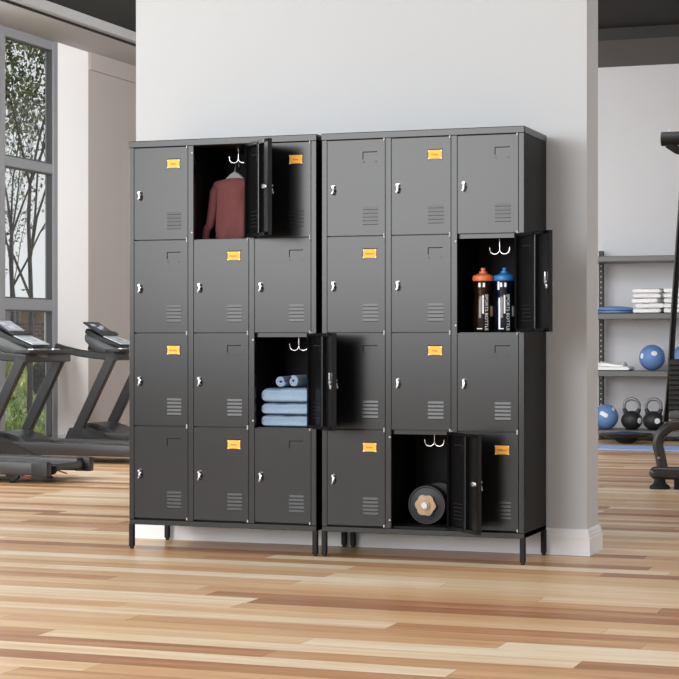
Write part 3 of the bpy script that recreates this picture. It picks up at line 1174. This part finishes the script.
    slab((0.315, 0.922), (0.355, 0.906), yc - 0.05, yc + 0.05, 0.0125, 0.002, 'start_button', M['screen_light'], cp)
    return t


treadmill(3.06, 'nearest treadmill, only its black rear deck end with orange levers showing at left edge')
treadmill(4.92, 'middle treadmill with a pale grey screen in front of the window', 'light')
treadmill(6.42, 'farthest treadmill with a dark blue screen, half hidden behind the left locker')

# ------------------------------------------------------------------ rack with equipment
RX0, RX1, RY0, RY1 = 0.085, 2.25, 9.36, 9.78
rk = thing('storage_rack', 'grey steel rack of four shelves holding towels, balls and kettlebells', 'rack', (RX0, RY0, 0))
w, d = RX1 - RX0, RY1 - RY0
for x in (0.0, w - 0.045):
    for y in (0.0, d - 0.04):
        m = MB()
        m.box(x, x + 0.045, y, y + 0.04, 0.0, 1.76, 0.003)
        up = m.build('upright', M['rack_dark'], rk, smooth=False)
        m = MB()
        for k in range(33):
            z = 0.06 + 0.05 * k
            m.box(x + 0.018, x + 0.027, y - 0.001, y + 0.004, z, z + 0.014)
        m.build('slot_row', M['white_dot'], up, smooth=False)
SH = [0.095, 0.640, 1.166, 1.692]
for z in SH:
    m = MB()
    m.box(-0.03, w + 0.03, -0.012, d + 0.01, z - 0.052, z, 0.004)
    m.box(0.0, w, 0.02, d - 0.02, z - 0.002, z + 0.001)
    m.build('shelf', M['rack'], rk, smooth=False)
ZS = [z + 0.001 for z in SH]

t = thing('balance_cushion', 'flat round blue balance cushion at the left end of the second shelf', 'cushion', (0.29, 9.50, ZS[2]))
m = MB()
m.lathe([(0.001, 0.0), (0.155, 0.0), (0.168, 0.008), (0.174, 0.026), (0.168, 0.044), (0.150, 0.056), (0.06, 0.066), (0.001, 0.067)], 44)
m.build('cushion_body', M['disc_blue'], t)
m = MB()
m.lathe([(0.1735, 0.022), (0.1765, 0.024), (0.1765, 0.030), (0.1735, 0.032)], 44)
m.build('seam_ring', M['ball_dark'], t)

WT = 'white towels folded on the rack'
proto = None
zz = ZS[2]
cnt = ['bottom', 'second from the bottom', 'middle', 'fourth from the bottom', 'top']
for i in range(5):
    h = 0.046 if i < 4 else 0.044
    o = fold_towel(0.255 + 0.012 * math.sin(i * 2.1), 0.30, h - 0.001, 2, 0.5, 20 + i).build('folded_towel', M['towel_white'], angle=70, loc=(0.600 + 0.016 * math.sin(i * 1.7), 9.53, zz))
    o.rotation_euler = (0, 0, R(7 * math.sin(i * 2.5)))
    tag(o, '%s white towel of the uneven pile beside the blue cushion' % cnt[i], 'towel', WT)
    zz += h
zz = ZS[2]
for i in range(5):
    h = 0.046
    o = fold_towel(0.26, 0.30, h - 0.001, 2, 0.3, 40 + i).build('folded_towel', M['towel_white'], angle=70, loc=(0.884, 9.53, zz))
    tag(o, '%s white towel of the neat right pile behind the machine bar' % cnt[i], 'towel', WT)
    zz += h
t = thing('loose_towel', 'single white towel lying loosely folded alone on the third shelf', 'towel', (0.275, 9.50, ZS[1]))
m = fold_towel(0.34, 0.26, 0.042, 2, 0.6, 61); m.build('lower_layer', M['towel_white'], t, angle=70)
m = MB()
rings = []
for i in range(21):
    a = i / 20
    x = -0.14 + 0.25 * a
    rings.append([(x, -0.10 + 0.02 * math.sin(5 * a), 0.040), (x, 0.11, 0.040), (x, 0.11, 0.062 + 0.010 * math.sin(6 * a)), (x, 0.0, 0.074 + 0.006 * math.sin(8 * a)), (x, -0.10 + 0.02 * math.sin(5 * a), 0.060 + 0.010 * math.sin(4 * a + 1))])
m.loft(rings)
m.build('upper_fold', M['towel_white'], t, angle=70)


def ball(name, label, x, y, z, r, mm, stickers, cat='ball', group=None):
    t = thing(name, label, cat, (x, y, z), group=group)
    m = MB(); m.sphere(r, Tr(0, 0, r), 40, 28)
    bd = m.build('ball_body', mm, t)
    for (az, el, hw, hh, shp) in stickers:
        # patch hugging the sphere
        m = MB()
        n = 14
        ctr = Vector((math.cos(R(az)) * math.cos(R(el)), math.sin(R(az)) * math.cos(R(el)), math.sin(R(el))))
        e1 = ctr.cross(Vector((0, 0, 1))).normalized()
        e2 = e1.cross(ctr).normalized()
        rot = R(shp[1])
        f1, f2 = e1 * math.cos(rot) + e2 * math.sin(rot), e2 * math.cos(rot) - e1 * math.sin(rot)
        rings = []
        for k in range(4 if shp[0] == 'rect' else 1, 0, -1):
            pass
        out = []
        for k in range(32):
            a = 2 * math.pi * k / 32
            c, s = math.cos(a), math.sin(a)
            e = 0.35 if shp[0] == 'rect' else 1.0
            out.append((hw * math.copysign(abs(c) ** e, c), hh * math.copysign(abs(s) ** e, s)))
        for rr, f in ((1.0005, 1.0), (1.006, 0.98), (1.008, 0.5), (1.008, 0.03)):
            rings.append([(ctr + f1 * (p[0] * f) + f2 * (p[1] * f)).normalized() * (r * rr) + Vector((0, 0, r)) for p in out])
        m.loft(rings)
        st = m.build('sticker', M['sticker'], bd)
    return t


MBG = 'blue medicine balls on the rack'
VA = -70                              # azimuth facing the viewer
ball('medicine_ball', 'blue medicine ball with round white dots on the third shelf', 0.625, 9.53, ZS[1], 0.119, M['ball'],
     [(VA + 0, 20, 0.24, 0.20, ('round', 0)), (VA - 62, 8, 0.18, 0.22, ('round', 0)), (VA + 72, 2, 0.1, 0.26, ('round', 0))], group=MBG)
ball('medicine_ball', 'blue medicine ball at the right on the third shelf, behind the machine bar', 0.925, 9.53, ZS[1], 0.119, M['ball'], [(VA + 20, 35, 0.2, 0.2, ('round', 0))], group=MBG)
ball('medicine_ball', 'blue medicine ball with a tilted white label on the bottom shelf', 0.205, 9.48, ZS[0], 0.116, M['ball'],
     [(VA - 18, 14, 0.36, 0.17, ('rect', 28)), (VA + 42, 40, 0.22, 0.13, ('rect', -40))], group=MBG)
ball('small_ball', 'small navy ball on the bottom shelf, mostly hidden by the machine', 0.955, 9.50, ZS[0], 0.055, M['ball_dark'], [(VA - 20, 30, 0.25, 0.2, ('round', 0))])


def kettlebell(label, x, y, rz, sticker_az):
    t = thing('kettlebell', label, 'kettlebell', (x, y, ZS[0]), rz, group='black kettlebells on the bottom shelf')
    m = MB()
    prof = [(0.001, 0.0), (0.055, 0.0), (0.062, 0.004)]
    for k in range(3, 22):
        a = -math.pi / 2 + math.pi * k / 22
        prof.append((0.098 * math.cos(a), 0.086 + 0.088 * math.sin(a)))
    prof = [p for p in prof if p[1] >= 0]
    prof.append((0.001, 0.174))
    m.lathe(prof, 40)
    bd = m.build('bell', M['kettle'], t)
    for s in (-1, 1):
        m = MB()
        m.tube([(0.048 * s, 0, 0.150), (0.062 * s, 0, 0.172), (0.072 * s, 0, 0.196)], [0.026, 0.021, 0.017], 16)
        m.build('horn', M['kettle'], t)
    m = MB()
    pth = [(-0.068, 0, 0.186)] + [(-0.070 * math.cos(math.pi * k / 16), 0, 0.222 + 0.062 * math.sin(math.pi * k / 16)) for k in range(17)] + [(0.068, 0, 0.186)]
    m.tube(pth, 0.0145, 14)
    m.build('handle', M['kettle_handle'], t)
    m = MB()
    n = Vector((math.cos(R(sticker_az)), math.sin(R(sticker_az)), 0))
    e1 = Vector((-n.y, n.x, 0)); e2 = Vector((0, 0, 1))
    rings = []
    for rr, f in ((0.099, 1.0), (0.1005, 0.97), (0.1005, 0.03)):
        rg = []
        for k in range(24):
            a = 2 * math.pi * k / 24
            v = (n + e1 * (0.28 * f * math.cos(a)) + e2 * (0.31 * f * math.sin(a))).normalized()
            rg.append((v.x * rr, v.y * rr, 0.086 + v.z * rr * 0.9))
        rings.append(rg)
    m.loft(rings)
    m.build('sticker', M['sticker'], bd)
    return t


kettlebell('left black kettlebell with a small white sticker, beside the labelled blue ball', 0.443, 9.50, 0, VA + 38)
kettlebell('right black kettlebell with a white round sticker, next to the machine bar', 0.645, 9.50, -4, VA + 14)

t = thing('balance_board', 'black round balance board with a blue top on the floor under the rack', 'balance board', (0.49, 8.98, 0))
m = MB()
m.lathe([(0.001, 0.052), (0.12, 0.050), (0.20, 0.060), (0.238, 0.074), (0.242, 0.080), (0.236, 0.086), (0.10, 0.090), (0.001, 0.090)], 48)
m.build('platform', M['rubber_soft'], t)
m = MB(); m.lathe([(0.001, 0.0), (0.05, 0.0), (0.085, 0.016), (0.105, 0.036), (0.112, 0.052), (0.001, 0.053)], 36); m.build('rocker_base', M['kettle'], t)
m = MB(); m.lathe([(0.001, 0.0895), (0.13, 0.0895), (0.125, 0.096), (0.06, 0.103), (0.001, 0.105)], 40); m.build('top_pad', M['ball_dark'], t)

for (x0, x1, lab) in ((-0.55, 2.4, 'long blue exercise mat on the wood floor in front of the rack'),):
    m = MB(); m.box(x0, x1, 7.88, 8.50, 0.0, 0.010, 0.003)
    tag(m.build('exercise_mat', M['mat_blue'], smooth=False), lab, 'mat')

# ------------------------------------------------------------------ exercise machine at the right edge
t = thing('exercise_machine', 'dark tubular exercise machine with a slatted panel, cut off at the right edge', 'exercise machine', (1.588, 4.05, 0))


def arc(c, r, a0, a1, n, y):
    return [(c[0] + r * math.cos(R(a0 + (a1 - a0) * k / n)), y, c[1] + r * math.sin(R(a0 + (a1 - a0) * k / n))) for k in range(n + 1)]


m = MB()
pth = [(-0.006, 0, 0.098)]
rs = [0.006]
for k in range(1, 7):
    a = math.pi / 2 * k / 6
    pth.append((-0.008 + 0.040 * (1 - math.cos(a)), 0, 0.098)); rs.append(0.040 * math.sin(a))
for x in (0.3, 0.7, 1.1):
    pth.append((x, 0, 0.098)); rs.append(0.040)
m.tube(pth, rs, 22)
m.build('base_tube', M['machine'], t)
for x in (0.058, 0.9):
    m = MB()
    m.lathe([(0.001, 0.0), (0.060, 0.0), (0.064, 0.006), (0.060, 0.020), (0.044, 0.030), (0.036, 0.040), (0.034, 0.068)], 26, Tr(x, 0, 0))
    m.build('rubber_foot', M['machine_dark'], t)
m = MB(); m.box(0.150, 0.195, -0.03, 0.03, 0.0, 0.066, 0.005); m.build('foot_block', M['machine_dark'], t)
m = MB()
pth = [(0.075, 0.03, 0.10), (0.062, 0.03, 0.17), (0.048, 0.03, 0.24)] + arc((0.170, 0.268), 0.128, 185, 92, 10, 0.03) + [(0.28, 0.03, 0.402), (0.7, 0.03, 0.42), (1.1, 0.03, 0.42)]
m.tube(pth, 0.034, 20)
bt = m.build('bent_tube', M['machine'], t)
m = MB(); m.box(0.045, 0.061, -0.010, -0.001, 0.185, 0.199); m.build('bolt', M['chrome_satin'], bt, smooth=False)
m = MB()
MAST = [(0.040, 0.40), (0.058, 0.54), (0.072, 0.73), (0.086, 0.986), (0.102, 1.241), (0.124, 1.559), (0.160, 2.05)]
m.bar([(x, 0.35, z) for x, z in MAST], 0.022, 0.045)
m.build('mast', M['machine_dark'], t, smooth=False)
m = MB()
m.bar([(x - 0.0155, 0.335, z) for x, z in MAST], 0.009, 0.045)
m.build('mast_edge', M['rack'], t, smooth=False)
m = MB()
m.box(0.062, 0.75, 0.30, 0.50, 0.44, 0.80, 0.006)
pn = m.build('panel', M['machine_dark'], t, smooth=False)
for k in range(11):
    z = 0.452 + k * 0.0315
    m = MB(); m.prism([(0.282, z), (0.300, z + 0.002), (0.300, z + 0.026), (0.290, z + 0.024)], 0.065, 0.747, 'x'); m.build('slat', M['slats'], pn, smooth=False)
m = MB(); m.box(0.095, 0.8, 0.10, 0.29, 0.425, 0.478, 0.015, 3); m.build('seat_pad', M['rack'], t)
m = MB()
m.tube([(0.018, 0.30, 2.200), (0.62, 0.30, 2.200)], 0.045, 24)
tb = m.build('handle_roller', M['machine_dark'], t)
m = MB(); m.tube([(0.070, 0.30, 2.24), (0.070, 0.30, 2.262)], 0.008, 10); m.build('locking_pin', M['chrome_satin'], tb)
m = MB(); m.bar([(0.06, 0.30, 2.165), (0.11, 0.31, 2.130), (0.20, 0.34, 2.10), (0.35, 0.35, 2.09)], 0.05, 0.06); m.bar([(0.160, 0.35, 2.05), (0.165, 0.35, 2.12)], 0.032, 0.06)
m.build('roller_bracket', M['machine_dark'], t, smooth=False)
# ------------------------------------------------------------------ outdoors
m = MB()
NX, NY = 16, 24
gv = []
for j in range(NY + 1):
    row = []
    for i in range(NX + 1):
        x = -4.3 - 36 * i / NX
        y = -16 + 76 * j / NY
        dist = math.hypot(x + 4, y - 8)
        z = -0.06 - max(0.0, (dist - 16)) * 0.03 + 0.05 * math.sin(x * 0.9) * math.sin(y * 0.7)
        row.append(m.bm.verts.new((x, y, z)))
    gv.append(row)
for j in range(NY):
    for i in range(NX):
        m.bm.faces.new((gv[j][i], gv[j][i + 1], gv[j + 1][i + 1], gv[j + 1][i]))
lawn = m.build('lawn', M['grass'])
lawn['kind'] = 'structure'


def gz(x, y):
    dist = math.hypot(x + 4, y - 8)
    return -0.06 - max(0.0, (dist - 16)) * 0.03 + 0.05 * math.sin(x * 0.9) * math.sin(y * 0.7)


rnd = random.Random(3)
m = MB()
for k in range(9000):
    a = rnd.random()
    u = rnd.uniform(-1, 1)
    dd = 2.2 + 16 * a ** 1.4
    x = -4.3 - dd * 0.55 + u * (0.9 + 0.13 * dd)
    y = 7.6 + dd * 0.86 + u * 0.4
    if x > -4.4:
        continue
    z = gz(x, y) - 0.01
    h = rnd.uniform(0.04, 0.10)
    w = rnd.uniform(0.008, 0.016)
    an = rnd.uniform(0, math.pi)
    dx, dy = math.cos(an) * w, math.sin(an) * w
    lx, ly = rnd.uniform(-.05, .05), rnd.uniform(-.05, .05)
    vs = [m.bm.verts.new(p) for p in ((x - dx, y - dy, z), (x + dx, y + dy, z), (x + lx, y + ly, z + h))]
    m.bm.faces.new(vs)
gr = m.build('grass', M['grass'], smooth=False)
gr['kind'] = 'stuff'
tag(gr, 'rough green grass growing on the lawn outside the window', 'grass')


def leaf_cloud(n, fn, size, seed):
    r_ = random.Random(seed)
    q = MB()
    for k in range(n):
        p = fn(r_)
        if p is None:
            continue
        s = r_.uniform(0.6, 1.3) * size
        e = Euler((r_.uniform(0, 6.3), r_.uniform(0, 6.3), r_.uniform(0, 6.3))).to_matrix()
        pts = [(-0.5, 0, 0), (0, -0.28, 0.05), (0.5, 0, 0), (0, 0.28, 0.05)]
        vs = [q.bm.verts.new(p + e @ (Vector(c) * s)) for c in pts]
        q.bm.faces.new(vs)
    return q


def ellipsoid(cx_, cy_, cz_, rx, ry, rz_, shell=0.5):
    def fn(r_):
        while True:
            v = Vector((r_.uniform(-1, 1), r_.uniform(-1, 1), r_.uniform(-1, 1)))
            if shell < v.length <= 1:
                break
        return Vector((cx_ + v.x * rx, cy_ + v.y * ry, cz_ + v.z * rz_))
    return fn


def tree(label, x, y, height, seed, leaf_m, crown, n_leaf, r0=0.06):
    z0 = gz(x, y)
    r_ = random.Random(seed)
    t = thing('tree', label, 'tree', (x, y, z0), group='slim trees outside the window')
    m = MB()
    tips = []
    trunk = [Vector((0.02 * math.sin(k * 1.3 + seed), 0.02 * math.cos(k * 1.7), height * 0.5 * k / 6)) for k in range(7)]
    m.tube(trunk, [r0 * (1 - 0.07 * k) for k in range(7)], 10)
    m.build('trunk', M['bark'], t)
    m = MB()
    def limb(p, d, L, r, lev):
        pts, rs = [p], [r]
        q = p.copy(); dd = d.copy()
        for k in range(5):
            dd = (dd + Vector((r_.uniform(-.16, .16), r_.uniform(-.16, .16), r_.uniform(-.04, .12)))).normalized()
            q = q + dd * (L / 5)
            pts.append(q.copy()); rs.append(r * (1 - 0.15 * (k + 1)))
            if lev < 2 and k >= 1:
                for _ in range(2 if lev else 1):
                    sd = (dd + Vector((r_.uniform(-1, 1), r_.uniform(-1, 1), r_.uniform(-.2, .5))) * 0.8).normalized()
                    limb(q.copy(), sd, L * 0.5, rs[-1] * 0.55, lev + 1)
        tips.extend(pts[2:])
        m.tube(pts, rs, 7)
    for frac, n in ((0.30, 1), (0.55, 1), (0.8, 2), (1.0, 3)):
        for k in range(n):
            a = r_.uniform(0, 6.28)
            base = trunk[min(6, int(frac * 6))]
            limb(base.copy(), Vector((0.42 * math.cos(a), 0.42 * math.sin(a), 1)).normalized(), height * 0.5, r0 * 0.5, 0)
    m.build('branches', M['bark'], t)
    def fn(rr):
        p = tips[rr.randrange(len(tips))]
        zf = p.z / height
        if rr.random() > crown(zf):
            return None
        return p + Vector((rr.gauss(0, .14), rr.gauss(0, .14), rr.gauss(0, .14)))
    leaf_cloud(n_leaf, fn, 0.075, seed).build('foliage', leaf_m, t, smooth=False)
    return t


tree('tall slim tree with a dark leafy crown, just outside the window', -8.30, 13.9, 6.0, 5, M['leaf_tree'], lambda z: 0.03 if z < 0.35 else (0.16 if z < 0.62 else 1.0), 14000, 0.038)
tree('thinner tree with sparse pale leaves standing behind the slim tree', -15.3, 25.6, 6.4, 11, M['leaf_far'], lambda z: 0.25 if z < 0.45 else 0.6, 5000, 0.05)


def bush(label, x, y, rx, rz_, mm, seed, n=2600, name='bush', size=0.10):
    z0 = gz(x, y)
    t = thing(name, label, 'bush', (x, y, z0))
    m = MB()
    for k in range(5):
        a = k * 1.26
        m.tube([(0, 0, 0), (rx * 0.3 * math.cos(a), rx * 0.3 * math.sin(a), rz_ * 0.8), (rx * 0.6 * math.cos(a), rx * 0.6 * math.sin(a), rz_ * 1.5)], [0.02, 0.014, 0.006], 6)
    m.build('stems', M['bark'], t)
    leaf_cloud(n, ellipsoid(0, 0, rz_ * 1.0, rx, rx, rz_), size, seed).build('foliage', mm, t, smooth=False)
    return t


bush('yellow-green leafy bush on the lawn, seen left of the middle treadmill upright', -11.56, 19.10, 0.27, 0.42, M['leaf_bush'], 21)
bush('yellow-green leafy bush on the lawn, right of the first bush', -12.83, 21.84, 0.29, 0.45, M['leaf_bush'], 22)
bush('dark round clipped shrub on the lawn beside the yellow-green bushes', -11.60, 20.16, 0.19, 0.30, M['leaf_dark'], 23, 2600, 'clipped_shrub', 0.05)
bush('yellow-green leafy bush at the left, mostly behind the window mullion', -13.32, 21.70, 0.25, 0.40, M['leaf_bush'], 24)

# house beyond the lawn
HX, HY = -20.3, 35.2
hz = gz(HX, HY)
h = thing('house', 'low brown brick house with dark windows beyond the lawn', 'house', (HX, HY, hz), 28)
m = MB(); m.box(-7, 7, 0, 6, 0, 1.39 - hz)
m.build('brick_wall', M['brick'], h, smooth=False)
zb, zt_ = 1.39 - hz, 1.92 - hz
m = MB(); m.box(-7, 7, 0.15, 6, zb, zt_); m.build('upper_wall', M['timber'], h, smooth=False)
for x0, x1, mm in ((-0.62, -0.20, 'dark_pane'), (-0.05, 0.19, 'dark_pane'), (0.46, 0.70, 'blue_pane'), (0.74, 0.98, 'dark_pane'), (-2.0, -1.1, 'dark_pane'), (1.4, 2.3, 'dark_pane'), (-3.6, -2.6, 'dark_pane'), (2.8, 3.7, 'dark_pane')):
    m = MB(); m.box(x0, x1, 0.10, 0.16, zb, zt_ - 0.02); m.build('window', M[mm], h, smooth=False)
for x in (0.40, 1.04, -1.0, 2.5):
    m = MB(); m.box(x, x + 0.06, -0.1, 0.0, 0, zt_); m.build('post', M['white_paint'], h, smooth=False)
m = MB(); m.prism([(-0.5, zt_), (6.6, zt_), (3.2, zt_ + 0.14)], -7.4, 7.4, 'x'); m.build('roof', M['roof'], h, smooth=False)
